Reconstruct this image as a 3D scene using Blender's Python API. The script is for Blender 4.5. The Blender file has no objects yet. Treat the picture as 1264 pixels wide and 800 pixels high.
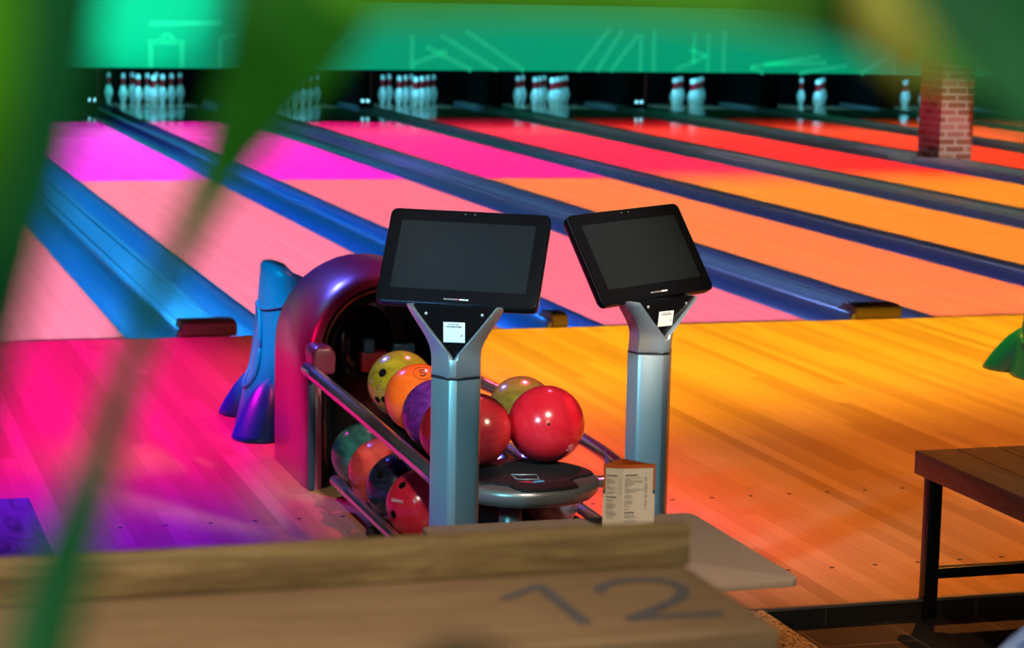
import bpy, bmesh, math, random
from mathutils import Vector, Matrix, noise
random.seed(7)
SC = bpy.context.scene
COL = SC.collection
pi = math.pi

# ------------------------------------------------------------------ render look
SC.view_settings.view_transform = 'Standard'
SC.view_settings.look = 'None'
SC.view_settings.exposure = 0.0
SC.view_settings.gamma = 1.0
SC.view_settings.use_curve_mapping = False
SC.cycles.use_denoising = True
SC.cycles.max_bounces = 6
SC.cycles.diffuse_bounces = 3
SC.cycles.glossy_bounces = 3
SC.cycles.transmission_bounces = 4
SC.cycles.sample_clamp_indirect = 6.0
SC.cycles.caustics_reflective = False
SC.cycles.caustics_refractive = False

# ------------------------------------------------------------------ helpers
class MB:
    """collects quads / ngons, then links them as ONE mesh object"""
    def __init__(s):
        s.v = []; s.f = []; s.m = []; s.sm = []
    def add(s, vs, fs, mi=0, smooth=False):
        b = len(s.v); s.v += [tuple(p) for p in vs]
        for f in fs:
            s.f.append([b + i for i in f]); s.m.append(mi); s.sm.append(smooth)
        return s
    def box(s, c, d, mi=0, rot=None):
        x, y, z = d[0] / 2, d[1] / 2, d[2] / 2
        vs = [Vector(p) for p in ((-x, -y, -z), (x, -y, -z), (x, y, -z), (-x, y, -z), (-x, -y, z), (x, -y, z), (x, y, z), (-x, y, z))]
        if rot is not None: vs = [rot @ p for p in vs]
        return s.add([p + Vector(c) for p in vs], [(3, 2, 1, 0), (4, 5, 6, 7), (0, 1, 5, 4), (1, 2, 6, 5), (2, 3, 7, 6), (3, 0, 4, 7)], mi)
    def box2(s, a, b, mi=0):
        return s.box([(a[i] + b[i]) / 2 for i in range(3)], [abs(b[i] - a[i]) for i in range(3)], mi)
    def loft(s, rings, cap=True, mi=0, smooth=True, closed=True):
        n = len(rings[0]); vs = [p for r in rings for p in r]; fs = []
        for i in range(len(rings) - 1):
            for j in range(n if closed else n - 1):
                k = (j + 1) % n
                fs.append((i * n + j, i * n + k, (i + 1) * n + k, (i + 1) * n + j))
        s.add(vs, fs, mi, smooth)
        if cap:
            s.add(rings[0], [tuple(range(n))[::-1]], mi, False); s.add(rings[-1], [tuple(range(n))], mi, False)
        return s
    def tube(s, path, r, n=12, mi=0, cap=True):
        P = [Vector(p) for p in path]; rings = []
        up = Vector((0, 0, 1)); t0 = (P[1] - P[0]).normalized()
        if abs(t0.dot(up)) > .95: up = Vector((1, 0, 0))
        for i, p in enumerate(P):
            t = (P[min(i + 1, len(P) - 1)] - P[max(i - 1, 0)]).normalized()
            a = t.cross(up).normalized(); b = a.cross(t)
            rr = r[i] if isinstance(r, (list, tuple)) else r
            rings.append([p + rr * (math.cos(2 * pi * k / n) * a + math.sin(2 * pi * k / n) * b) for k in range(n)])
        return s.loft(rings, cap, mi)
    def lathe(s, prof, n=24, c=(0, 0, 0), mi=0, cap=False):
        rings = [[(c[0] + r * math.cos(2 * pi * k / n), c[1] + r * math.sin(2 * pi * k / n), c[2] + z) for k in range(n)] for r, z in prof]
        return s.loft(rings, cap, mi)
    def prism(s, poly, fn, d0, d1, mi=0):
        """poly in 2D, fn(u,v,d)->3D"""
        n = len(poly); A = [fn(u, v, d0) for u, v in poly]; B = [fn(u, v, d1) for u, v in poly]
        s.add(A + B, [tuple(range(n))[::-1], tuple(range(n, 2 * n))] + [(j, (j + 1) % n, n + (j + 1) % n, n + j) for j in range(n)], mi)
        return s
    def build(s, name, mats, parent=None, origin=None, bevel=0, seg=2, ang=30, smooth=None, loc=None, rot=None):
        me = bpy.data.meshes.new(name)
        o = Vector(origin) if origin is not None else Vector((0, 0, 0))
        me.from_pydata([Vector(p) - o for p in s.v], [], s.f)
        if not isinstance(mats, (list, tuple)): mats = [mats]
        for m in mats: me.materials.append(m)
        me.polygons.foreach_set('material_index', s.m)
        me.polygons.foreach_set('use_smooth', [bool(x) for x in s.sm])
        bm = bmesh.new(); bm.from_mesh(me)
        bmesh.ops.remove_doubles(bm, verts=bm.verts, dist=1e-5)
        bmesh.ops.recalc_face_normals(bm, faces=bm.faces)
        if bevel:
            es = [e for e in bm.edges if len(e.link_faces) == 2 and e.calc_face_angle(0) > math.radians(ang)]
            bmesh.ops.bevel(bm, geom=es, offset=bevel, segments=seg, profile=.5, affect='EDGES', clamp_overlap=True)
        if smooth is not None:
            for f in bm.faces: f.smooth = smooth
        bm.to_mesh(me); bm.free()
        if bevel or smooth:
            try: me.set_sharp_from_angle(angle=math.radians(40))
            except Exception: pass
        ob = bpy.data.objects.new(name, me); COL.objects.link(ob)
        if parent is not None: ob.parent = parent
        if loc is not None: ob.location = loc
        if rot is not None: ob.rotation_euler = rot
        return ob

def tag(o, label, cat, group=None):
    o['label'] = label; o['category'] = cat
    if group: o['group'] = group
    return o
def thing(name, label, cat, loc=(0, 0, 0), rz=0, group=None):
    o = bpy.data.objects.new(name, None); COL.objects.link(o)
    o.empty_display_size = .1; o.location = loc; o.rotation_euler = (0, 0, rz)
    return tag(o, label, cat, group)
def struct(o):
    o['kind'] = 'structure'; return o
def copy_tree(o, parent=None):
    c = o.copy(); COL.objects.link(c)
    if parent is not None: c.parent = parent
    for ch in list(o.children): copy_tree(ch, c)
    return c
def lerp(a, b, t): return a + (b - a) * t
def smooth01(t):
    t = max(0, min(1, t)); return t * t * (3 - 2 * t)

# ------------------------------------------------------------------ materials
def mat(name, col=(.5, .5, .5), rough=.5, metal=0, spec=.5, coat=0, emis=None, es=0, **kw):
    m = bpy.data.materials.new(name); m.use_nodes = True
    b = m.node_tree.nodes['Principled BSDF']
    b.inputs['Base Color'].default_value = (*col, 1); b.inputs['Roughness'].default_value = rough
    b.inputs['Metallic'].default_value = metal; b.inputs['Specular IOR Level'].default_value = spec
    b.inputs['Coat Weight'].default_value = coat; b.inputs['Coat Roughness'].default_value = .08
    if emis: b.inputs['Emission Color'].default_value = (*emis, 1); b.inputs['Emission Strength'].default_value = es
    return m
class NT:
    def __init__(s, m): s.t = m.node_tree; s.n = s.t.nodes; s.l = s.t.links; s.b = s.n.get('Principled BSDF')
    def node(s, typ, **kw):
        x = s.n.new(typ)
        for k, v in kw.items():
            if k.startswith('i_'):
                key = k[2:]; key = int(key) if key.isdigit() else key.replace('_', ' ')
                x.inputs[key].default_value = v
            else: setattr(x, k, v)
        return x
    def link(s, a, b): s.l.new(a, b)
    def math(s, op, a, b=None, c=None):
        x = s.n.new('ShaderNodeMath'); x.operation = op
        for i, q in enumerate((a, b, c)):
            if q is None: continue
            if isinstance(q, (int, float)): x.inputs[i].default_value = q
            else: s.l.new(q, x.inputs[i])
        return x.outputs[0]
    def ramp(s, fac, stops):
        x = s.n.new('ShaderNodeValToRGB'); e = x.color_ramp.elements
        while len(e) < len(stops): e.new(.5)
        for i, (p, c) in enumerate(stops): e[i].position = p; e[i].color = (*c, 1)
        s.l.new(fac, x.inputs[0]); return x.outputs[0]
    def coord(s, sc=(1, 1, 1), out='Object', rot=(0, 0, 0), loc=(0, 0, 0)):
        c = s.n.new('ShaderNodeTexCoord'); mp = s.n.new('ShaderNodeMapping')
        mp.inputs['Scale'].default_value = sc; mp.inputs['Rotation'].default_value = rot; mp.inputs['Location'].default_value = loc
        s.l.new(c.outputs[out], mp.inputs[0]); return mp.outputs[0]
    def sep(s, v):
        x = s.n.new('ShaderNodeSeparateXYZ'); s.l.new(v, x.inputs[0]); return x.outputs
    def noise(s, v, scale=5, detail=3, rough=.5, dist=0):
        x = s.n.new('ShaderNodeTexNoise'); x.inputs['Scale'].default_value = scale; x.inputs['Detail'].default_value = detail
        x.inputs['Roughness'].default_value = rough; x.inputs['Distortion'].default_value = dist
        s.l.new(v, x.inputs['Vector']); return x.outputs['Fac']
    def bump(s, h, st=.2, d=.002):
        x = s.n.new('ShaderNodeBump'); x.inputs['Strength'].default_value = st; x.inputs['Distance'].default_value = d
        s.l.new(h, x.inputs['Height']); s.l.new(x.outputs[0], s.b.inputs['Normal'])

def board_floor(name, w, length, cols, rough, spec, backend=False):
    """strip flooring running along Y: a tone for every board, grain, thin joints"""
    m = mat(name, cols[0], rough, spec=spec); N = NT(m)
    x, y, z = N.sep(N.coord())
    ix = N.math('FLOOR', N.math('DIVIDE', x, w))
    off = N.math('MULTIPLY', N.math('FRACT', N.math('MULTIPLY', ix, .618)), length)
    iy = N.math('FLOOR', N.math('DIVIDE', N.math('ADD', y, off), length))
    cmb = N.node('ShaderNodeCombineXYZ'); N.link(ix, cmb.inputs[0]); N.link(iy, cmb.inputs[1])
    wn = N.node('ShaderNodeTexWhiteNoise', noise_dimensions='2D'); N.link(cmb.outputs[0], wn.inputs['Vector'])
    grain = N.noise(N.coord((26, .7, 1)), 3, 4, .55, .4)
    f = N.math('ADD', N.math('MULTIPLY', wn.outputs['Value'], .68), N.math('MULTIPLY', grain, .42))
    c = N.ramp(f, [(.12, cols[0]), (.55, cols[1]), (.95, cols[2])])
    fx = N.math('FRACT', N.math('DIVIDE', x, w))
    j = N.math('LESS_THAN', fx, .035)
    mx = N.node('ShaderNodeMix', data_type='RGBA'); N.link(N.math('MULTIPLY', j, .35), mx.inputs[0])
    N.link(c, mx.inputs[6]); mx.inputs[7].default_value = (*[q * .35 for q in cols[0]], 1)
    N.link(mx.outputs[2], N.b.inputs['Base Color'])
    if backend:      # the oiled heads are duller than the polished back end and pin deck
        t = N.node('ShaderNodeMapRange', interpolation_type='SMOOTHSTEP'); N.link(y, t.inputs[0])
        t.inputs[1].default_value = 13.0; t.inputs[2].default_value = 16.5
        t.inputs[3].default_value = spec; t.inputs[4].default_value = .55
        N.link(t.outputs[0], N.b.inputs['Specular IOR Level'])
        t2 = N.node('ShaderNodeMapRange', interpolation_type='SMOOTHSTEP'); N.link(y, t2.inputs[0])
        t2.inputs[1].default_value = 12.0; t2.inputs[2].default_value = 16.0
        t2.inputs[3].default_value = rough; t2.inputs[4].default_value = .06
        N.link(t2.outputs[0], N.b.inputs['Roughness'])
    return m
M = {}
M['approach'] = board_floor('approach_boards', .057, 2.7, [(.40, .22, .095), (.52, .30, .14), (.62, .38, .19)], .38, .22)
M['lane'] = board_floor('lane_boards', .0272, 2.3, [(.60, .44, .30), (.66, .49, .34), (.72, .55, .39)], .30, .03, backend=True)

def wood(name, cols, sc=(1, 1, 1), rough=.45, spec=.35, scale=6, coat=0):
    m = mat(name, cols[0], rough, spec=spec, coat=coat); N = NT(m)
    g = N.noise(N.coord(sc), scale, 6, .62, 1.3); g2 = N.noise(N.coord(tuple(q * 2.7 for q in sc)), scale * 3, 3, .5)
    f = N.math('ADD', N.math('MULTIPLY', g, .8), N.math('MULTIPLY', g2, .2))
    N.link(N.ramp(f, [(.3, cols[0]), (.5, cols[1]), (.72, cols[2])]), N.b.inputs['Base Color'])
    N.bump(f, .15, .001)
    return m
M['bench_wood'] = wood('dark_bench_wood', [(.050, .028, .016), (.115, .066, .036), (.19, .115, .065)], (16, 1.2, 16), .42, .35, 3)
M['bench_wood_swirl'] = wood('swirl_grain_bench_wood', [(.03, .02, .02), (.26, .16, .14), (.36, .22, .2)], (5, 1.2, 9), .45, .35, 4)
M['shelf_wood'] = wood('shelf_wood', [(.17, .098, .062), (.22, .132, .084), (.28, .175, .115)], (1.6, 14, 14), .4, .35, 3)
M['ledge_wood'] = wood('ledge_walnut', [(.075, .042, .020), (.18, .112, .055), (.31, .205, .105)], (1.5, 14, 20), .45, .3, 3)
M['laminate'] = mat('taupe_laminate', (.47, .34, .26), .45, spec=.35)
M['laminate_edge'] = mat('laminate_edge', (.40, .34, .26), .5)
M['black_steel'] = mat('black_steel', (.008, .008, .009), .38, spec=.45)
M['black_plastic'] = mat('black_plastic', (.004, .004, .005), .2, spec=.12)
M['matte_black'] = mat('matte_black', (.010, .010, .011), .6, spec=.25)
M['pit_black'] = mat('pit_black', (.006, .007, .009), .85, spec=.1)
M['screen'] = mat('switched_off_screen', (.010, .012, .014), .16, spec=.2)
M['silver'] = mat('silver_powder_coat', (.42, .44, .46), .34, metal=.55, spec=.5)
N = NT(M['silver']); N.bump(N.noise(N.coord((1, 1, 1)), 900, 2), .05, .0005)
M['strip_blue'] = mat('blue_grey_strip', (.02, .06, .10), .4, metal=.2)
M['seam'] = mat('dark_seam', (.02, .02, .022), .5)
M['chrome'] = mat('brushed_rail_metal', (.62, .62, .64), .2, metal=.9)
M['hood'] = mat('glossy_maroon_hood_shell', (.26, .04, .085), .32, metal=.15, spec=.6, coat=.8)
M['hood'].node_tree.nodes['Principled BSDF'].inputs['Coat Roughness'].default_value = .3
M['hood_dark'] = mat('glossy_black_liner', (.009, .009, .010), .16, spec=.6)
M['tray_grey'] = mat('pewter_tray_rim', (.19, .18, .165), .3, metal=.5, spec=.5)
M['white_card'] = mat('cream_card', (.80, .70, .58), .6, spec=.2)
M['white_label'] = mat('white_label', (.78, .80, .82), .5, spec=.3)
M['ink'] = mat('black_ink', (.015, .015, .015), .6)
M['ink_grey'] = mat('grey_ink', (.20, .18, .16), .6)
M['orange_card'] = mat('orange_card', (.55, .11, .02), .55, spec=.2)
M['green_ink'] = mat('green_ink', (.03, .16, .04), .55)
M['purple_card'] = mat('purple_card', (.16, .10, .42), .55)
M['red_ink'] = mat('red_ink', (.5, .03, .05), .5)
M['grey_print'] = mat('grey_print', (.18, .17, .17), .5)
M['white_print'] = mat('white_print', (.7, .75, .76), .5)
M['cyan_print'] = mat('cyan_print', (.03, .33, .55), .45)
M['number_paint'] = mat('slate_number_paint', (.085, .075, .095), .55)
M['blue_plastic'] = mat('blue_plastic', (.003, .17, .40), .35, spec=.4)
M['green_plastic'] = mat('green_plastic', (.0, .12, .20), .35, spec=.4)
M['pale_blue'] = mat('pale_blue_shell', (.48, .56, .88), .45, spec=.4)
M['pin_white'] = mat('pin_white', (.82, .84, .84), .25, spec=.5, coat=.3)
M['pin_red'] = mat('pin_red', (.60, .015, .025), .3, spec=.5)
M['gutter'] = mat('blue_grey_gutter', (.16, .22, .30), .28, spec=.35)
M['capping'] = mat('grey_capping', (.27, .29, .30), .35, spec=.35)
M['groove'] = mat('dark_groove', (.015, .015, .022), .5)
M['foul_box'] = mat('sensor_box', (.17, .13, .07), .5, spec=.4)
M['lens_glow'] = mat('lens_glow', (.1, .3, .4), .3, emis=(.25, .85, 1), es=1.6)
M['ceiling'] = mat('dark_ceiling', (.012, .012, .013), .9, spec=.1)
M['tile'] = mat('tile', (.05, .032, .022), .35, spec=.4)
M['trim_metal'] = mat('trim_metal', (.55, .5, .46), .3, metal=.8)
M['finger_black'] = mat('finger_hole_black', (.004, .004, .004), .8, spec=.1)

# brown wood-look tile planks with pale grout
N = NT(M['tile'])
br = N.node('ShaderNodeTexBrick', offset=.4, squash=1)
br.inputs['Color1'].default_value = (.048, .033, .025, 1); br.inputs['Color2'].default_value = (.066, .046, .036, 1)
br.inputs['Mortar'].default_value = (.17, .115, .08, 1); br.inputs['Scale'].default_value = 1
br.inputs['Mortar Size'].default_value = .004; br.inputs['Brick Width'].default_value = .9; br.inputs['Row Height'].default_value = .27
N.link(N.coord((1, 1, 1), rot=(0, 0, pi / 2), loc=(.0, .135, 0)), br.inputs['Vector'])
gz = N.noise(N.coord((18, 2, 4)), 3, 4)
mx = N.node('ShaderNodeMix', data_type='RGBA', blend_type='MULTIPLY'); mx.inputs[0].default_value = .6
N.link(br.outputs['Color'], mx.inputs[6]); N.link(N.ramp(gz, [(.3, (.5, .5, .5)), (.7, (1.2, 1.1, 1))]), mx.inputs[7])
N.link(mx.outputs[2], N.b.inputs['Base Color'])
# riser tiles: grout every .45 m
M['riser'] = mat('riser_tile', (.05, .034, .024), .35, spec=.4); N = NT(M['riser'])
x, y, z = N.sep(N.coord())
g = N.math('LESS_THAN', N.math('FRACT', N.math('DIVIDE', N.math('ADD', x, 0.405), .45)), .012)
mx = N.node('ShaderNodeMix', data_type='RGBA'); N.link(g, mx.inputs[0]); mx.inputs[6].default_value = (.045, .030, .020, 1); mx.inputs[7].default_value = (.13, .09, .06, 1)
N.link(mx.outputs[2], N.b.inputs['Base Color'])
# beige speckled platform
M['speckle'] = mat('speckled_beige', (.5, .36, .2), .8, spec=.2); N = NT(M['speckle'])
vo = N.node('ShaderNodeTexVoronoi'); vo.inputs['Scale'].default_value = 170; N.link(N.coord(), vo.inputs['Vector'])
sp = N.sep(vo.outputs['Color'])
N.link(N.ramp(sp[0], [(.0, (.10, .06, .035)), (.16, (.17, .11, .06)), (.3, (.66, .47, .26)), (1, (.80, .60, .36))]), N.b.inputs['Base Color'])
# brick
M['brick'] = mat('painted_brick', (.4, .15, .1), .7, spec=.3); N = NT(M['brick'])
px, py, pz = N.sep(N.coord())
cb = N.node('ShaderNodeCombineXYZ'); N.link(N.math('ADD', px, py), cb.inputs[0]); N.link(pz, cb.inputs[1])
br = N.node('ShaderNodeTexBrick'); N.link(cb.outputs[0], br.inputs['Vector'])
br.inputs['Color1'].default_value = (.36, .13, .075, 1); br.inputs['Color2'].default_value = (.62, .33, .25, 1); br.inputs['Mortar'].default_value = (.66, .56, .50, 1)
br.inputs['Scale'].default_value = 1; br.inputs['Mortar Size'].default_value = .011; br.inputs['Brick Width'].default_value = .21; br.inputs['Row Height'].default_value = .071; br.inputs['Bias'].default_value = -.2
N.link(br.outputs['Color'], N.b.inputs['Base Color'])
# green masking wall: painted panel, emission stands in for light falling on it

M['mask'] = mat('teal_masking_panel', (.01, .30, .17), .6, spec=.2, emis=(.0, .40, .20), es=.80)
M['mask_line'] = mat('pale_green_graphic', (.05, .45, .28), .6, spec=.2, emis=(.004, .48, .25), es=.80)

def swirl(name, a, b, scale=4, rough=.2, dist=3.0, c=None):
    m = mat(name, a, rough, spec=.5, coat=.35); m.node_tree.nodes['Principled BSDF'].inputs['Coat Roughness'].default_value = .16; N = NT(m)
    f = N.noise(N.coord((1, 1, 1.6)), scale, 4, .6, dist)
    N.link(N.ramp(f, [(.32, a), (.5, c or tuple((p + q) / 2 for p, q in zip(a, b))), (.68, b)]), N.b.inputs['Base Color'])
    return m
BALLM = {
 'lime': swirl('lime_swirl', (.20, .17, .01), (.36, .36, .02), 6),
 'orange': swirl('orange_ball', (.85, .13, .012), (.92, .19, .02), 5),
 'purple': swirl('purple_swirl', (.05, .008, .12), (.16, .03, .30), 9),
 'crimson': swirl('crimson_ball', (.38, .01, .02), (.55, .02, .03), 5),
 'darkred': swirl('dark_red_ball', (.42, .012, .018), (.52, .03, .03), 7),
 'olive': swirl('olive_ball', (.13, .11, .02), (.23, .22, .03), 8),
 'red': swirl('red_ball', (.62, .008, .02), (.72, .02, .035), 4),
 'teal': swirl('teal_swirl', (.01, .06, .06), (.03, .17, .13), 12, dist=1.5),
 'coral': swirl('coral_ball', (.62, .06, .05), (.75, .10, .07), 6),
 'black': swirl('black_blue_swirl', (.008, .008, .012), (.03, .05, .10), 10),
 'scarlet': swirl('scarlet_ball', (.68, .015, .04), (.80, .035, .07), 5),
 'greyblue': swirl('grey_blue_ball', (.06, .08, .10), (.16, .20, .25), 14),
 'brown': swirl('olive_brown_ball', (.08, .06, .012), (.15, .12, .02), 9),
}
def leafmat(name, a, b):
    m = mat(name, a, .5, spec=.12); N = NT(m)
    N.link(N.ramp(N.noise(N.coord((40, 40, 8)), 2, 3), [(.3, a), (.7, b)]), N.b.inputs['Base Color'])
    tr = N.node('ShaderNodeBsdfTranslucent'); tr.inputs[0].default_value = (*[q * 1.0 for q in b], 1)
    ad = N.node('ShaderNodeMixShader'); ad.inputs[0].default_value = .35
    out = N.n['Material Output']; N.link(N.b.outputs[0], ad.inputs[1]); N.link(tr.outputs[0], ad.inputs[2]); N.link(ad.outputs[0], out.inputs[0])
    return m
M['leaf_dark'] = leafmat('dark_green_leaf', (.006, .075, .026), (.012, .11, .035))
M['leaf_mid'] = leafmat('green_leaf', (.022, .15, .012), (.035, .20, .015))
M['leaf_bright'] = leafmat('bright_green_leaf', (.055, .22, .002), (.075, .27, .003))
M['leaf_grey'] = leafmat('dark_grey_green_leaf', (.012, .022, .014), (.02, .03, .018))  # dark grey-green leaf colour
M['leaf_highlight'] = leafmat('painted_yellow_highlight', (.50, .42, .07), (.56, .46, .09))  # leaf colour stands in for a yellow highlight
M['stem'] = mat('plant_stem', (.05, .08, .02), .6)
M['pot'] = mat('dark_pot', (.03, .03, .03), .5)
M['soil'] = mat('soil', (.02, .013, .008), .9)

# ------------------------------------------------------------------ camera
CAM = Vector((-2.1086, -10.3027, 1.64467))
cd = bpy.data.cameras.new('camera'); cam = bpy.data.objects.new('camera', cd); COL.objects.link(cam)
R_ = Vector((.95504899, -.29573889, .02049256)); U_ = Vector((.02460941, .14798141, .98868391)); F_ = Vector((.2954248, .94373726, -.14860746))
cam.matrix_world = Matrix(((R_.x, U_.x, -F_.x, CAM.x), (R_.y, U_.y, -F_.y, CAM.y), (R_.z, U_.z, -F_.z, CAM.z), (0, 0, 0, 1)))
cd.sensor_width = 36; cd.lens = 2833.76 / 1264 * 36; cd.clip_start = .05; cd.clip_end = 80
cd.dof.use_dof = True; cd.dof.focus_distance = 5.8; cd.dof.aperture_fstop = (cd.lens / 1000) / .0125
SC.camera = cam

# ------------------------------------------------------------------ the setting
LW = 1.0668
EDGE = [  # (x0, x1) of the gutter strips between the lanes, from the left
 (-2.3006, -1.7752), (-.7084, 0), (1.0668, 1.5923), (2.6591, 3.3675), (4.4343, 4.9462), (6.0130, 6.7855), (7.8523, 8.7492), (9.8160, 10.57), (11.6368, 12.16), (13.2268, 13.93)]
LANES = [(EDGE[i][1], EDGE[i + 1][0]) for i in range(9)]

b = MB(); b.box2((-5.5, -4.84, -.05), (14.0, 0, 0))
for y in (-3.575, -4.483):                       # dark guide dots let into the boards
    k = -14
    while k <= 24:
        x = .6865 + .1358 * k; k += 1
        if -3 < x < 4 : b.prism([(x + .008 * math.cos(a * pi / 4), y + .008 * math.sin(a * pi / 4)) for a in range(8)], lambda u, v, d: (u, v, d), -.001, .0006, 1)
fl = struct(b.build('floor', [M['approach'], M['groove']]))
struct(MB().box2((-6, -11.5, -.12), (6, -4.85, -.055)).build('floor_tile', M['tile']))
struct(MB().box2((-2.4, -8.6, -.054), (.312, -4.852, -.0005)).build('floor_platform', M['speckle']))
struct(MB().box2((-5.5, -4.851, -.12), (14, -4.8402, -.006)).build('trim_1', M['riser']))
struct(MB().box2((-5.5, -4.856, -.006), (14, -4.8402, .0015)).build('trim_2', M['trim_metal']))
struct(MB().box2((-6.5, -11.5, 4.0), (15, 20.8, 4.1)).build('ceiling', M['ceiling']))
struct(MB().box2((-6, -.02, -.16), (15, 20.3, -.12)).build('floor_sub', M['groove']))
# masking wall above the pin decks, with its pale line graphics
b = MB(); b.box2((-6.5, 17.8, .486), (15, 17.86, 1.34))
def stroke(p, q, w=.065):
    p, q = Vector(p), Vector(q); d = (q - p).normalized(); n = Vector((-d.y, d.x)) * w / 2
    b.add([(c.x, 17.797, c.y) for c in (p + n, q + n, q - n, p - n)], [(0, 1, 2, 3)], 1)
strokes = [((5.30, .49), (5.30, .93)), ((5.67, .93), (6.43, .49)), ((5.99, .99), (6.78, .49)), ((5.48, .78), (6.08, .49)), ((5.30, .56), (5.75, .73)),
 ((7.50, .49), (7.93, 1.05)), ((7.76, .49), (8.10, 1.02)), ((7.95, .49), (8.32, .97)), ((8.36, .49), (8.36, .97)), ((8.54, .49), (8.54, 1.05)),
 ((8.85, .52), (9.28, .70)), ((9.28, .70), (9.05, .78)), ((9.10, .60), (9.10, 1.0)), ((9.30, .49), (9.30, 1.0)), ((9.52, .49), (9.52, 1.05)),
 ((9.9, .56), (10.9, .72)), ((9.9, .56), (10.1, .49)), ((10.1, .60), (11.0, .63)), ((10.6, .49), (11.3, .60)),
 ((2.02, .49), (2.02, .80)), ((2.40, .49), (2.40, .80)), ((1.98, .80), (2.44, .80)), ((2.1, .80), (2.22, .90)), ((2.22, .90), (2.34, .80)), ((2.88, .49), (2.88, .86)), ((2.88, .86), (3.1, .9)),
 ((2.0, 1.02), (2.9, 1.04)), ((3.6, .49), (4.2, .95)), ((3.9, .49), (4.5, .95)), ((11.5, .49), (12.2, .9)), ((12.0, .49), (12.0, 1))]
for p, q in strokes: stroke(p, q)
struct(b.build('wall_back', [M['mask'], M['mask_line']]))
struct(MB().box2((-6.5, 17.82, 1.341), (15, 17.9, 4.0)).build('wall_back.001', M['pit_black']))
b = MB(); b.box2((-6.5, 20.2, -.12), (15, 20.3, 1.4)); b.box2((-6.5, 17.87, 1.3), (15, 20.2, 1.4))
struct(b.build('wall_pit', M['pit_black']))
# brick pillar standing in the wide divider
b = MB(); b.box2((8.40, 9.60, -.02), (8.745, 10.05, 4.0))
struct(b.build('brick_pillar', M['brick']))

# ------------------------------------------------------------------ lanes
LANE_WHERE = ['farthest left, behind the big leaf', 'glowing magenta, left of the blue ramp and hood', 'running behind the left touch screen, pink at its far end',
 'hot pink at its far end, passing behind both screens', 'fourth from the right edge of the pillar, red pink far end', 'red at its far end, left of the brick pillar',
 'orange red, ending just left of the pillar foot', 'orange, passing behind the brick pillar', 'at the far right beyond the brick pillar']
LANE_LAB = ['wooden bowling lane farthest left, mostly hidden by the big dark leaf',
 'wooden bowling lane with magenta far end, to the left of the blue ramp',
 'wooden bowling lane with pink far end, passing behind the red ball return hood',
 'wooden bowling lane with hot pink far end, passing between the two touch screens',
 'wooden bowling lane turning orange, just above the right touch screen',
 'wooden bowling lane with red far end, second in front of the brick pillar',
 'orange red bowling lane whose edge meets the foot of the brick pillar',
 'orange bowling lane passing directly behind the brick pillar',
 'orange bowling lane farthest right, visible just right of the brick pillar']
for (x0, x1), lab in zip(LANES, LANE_LAB):
    b = MB(); b.box2((x0, .0005, -.05), (x1, 19.2, 0))
    tag(b.build('bowling_lane', M['lane']), lab, 'bowling lane', 'wooden bowling lanes')

# ------------------------------------------------------------------ gutters and dividers between the lanes
DIV_LAB = ['gutter strip farthest left, behind the big dark leaf',
 'broad teal gutter strip ending at the blue ramp, red-lit block on its end',
 'narrow blue gutter strip behind the left touch screen, small orange block on its end',
 'broad gutter strip ending right of the right touch screen, olive block on its end',
 'narrow purple glinting gutter strip above the right touch screen',
 'broad grey gutter strip with pale upper edge, below the brick pillar',
 'broad dark gutter strip in which the brick pillar stands',
 'dark gutter strip passing behind the brick pillar',
 'narrow gutter strip right of the brick pillar, far back',
 'gutter strip at the extreme right beyond the pillar']
def arc_section(x0, x1, depth, n=8):
    return [(lerp(x0, x1, .5 - .5 * math.cos(pi * i / n)), -depth * math.sin(pi * i / n)) for i in range(n + 1)]
def gutter_mb(x0, x1, ya=.002, yb=19.2):
    b = MB(); a = arc_section(x0, x1, .075)
    sec = [(x0, -.012)] + [(x, z - .012) for x, z in a[1:-1]] + [(x1, -.012), (x1, -.11), (x0, -.11)]
    b.loft([[(x, y, z) for x, z in sec] for y in (ya, yb)], True, 0, True)
    return b
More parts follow.
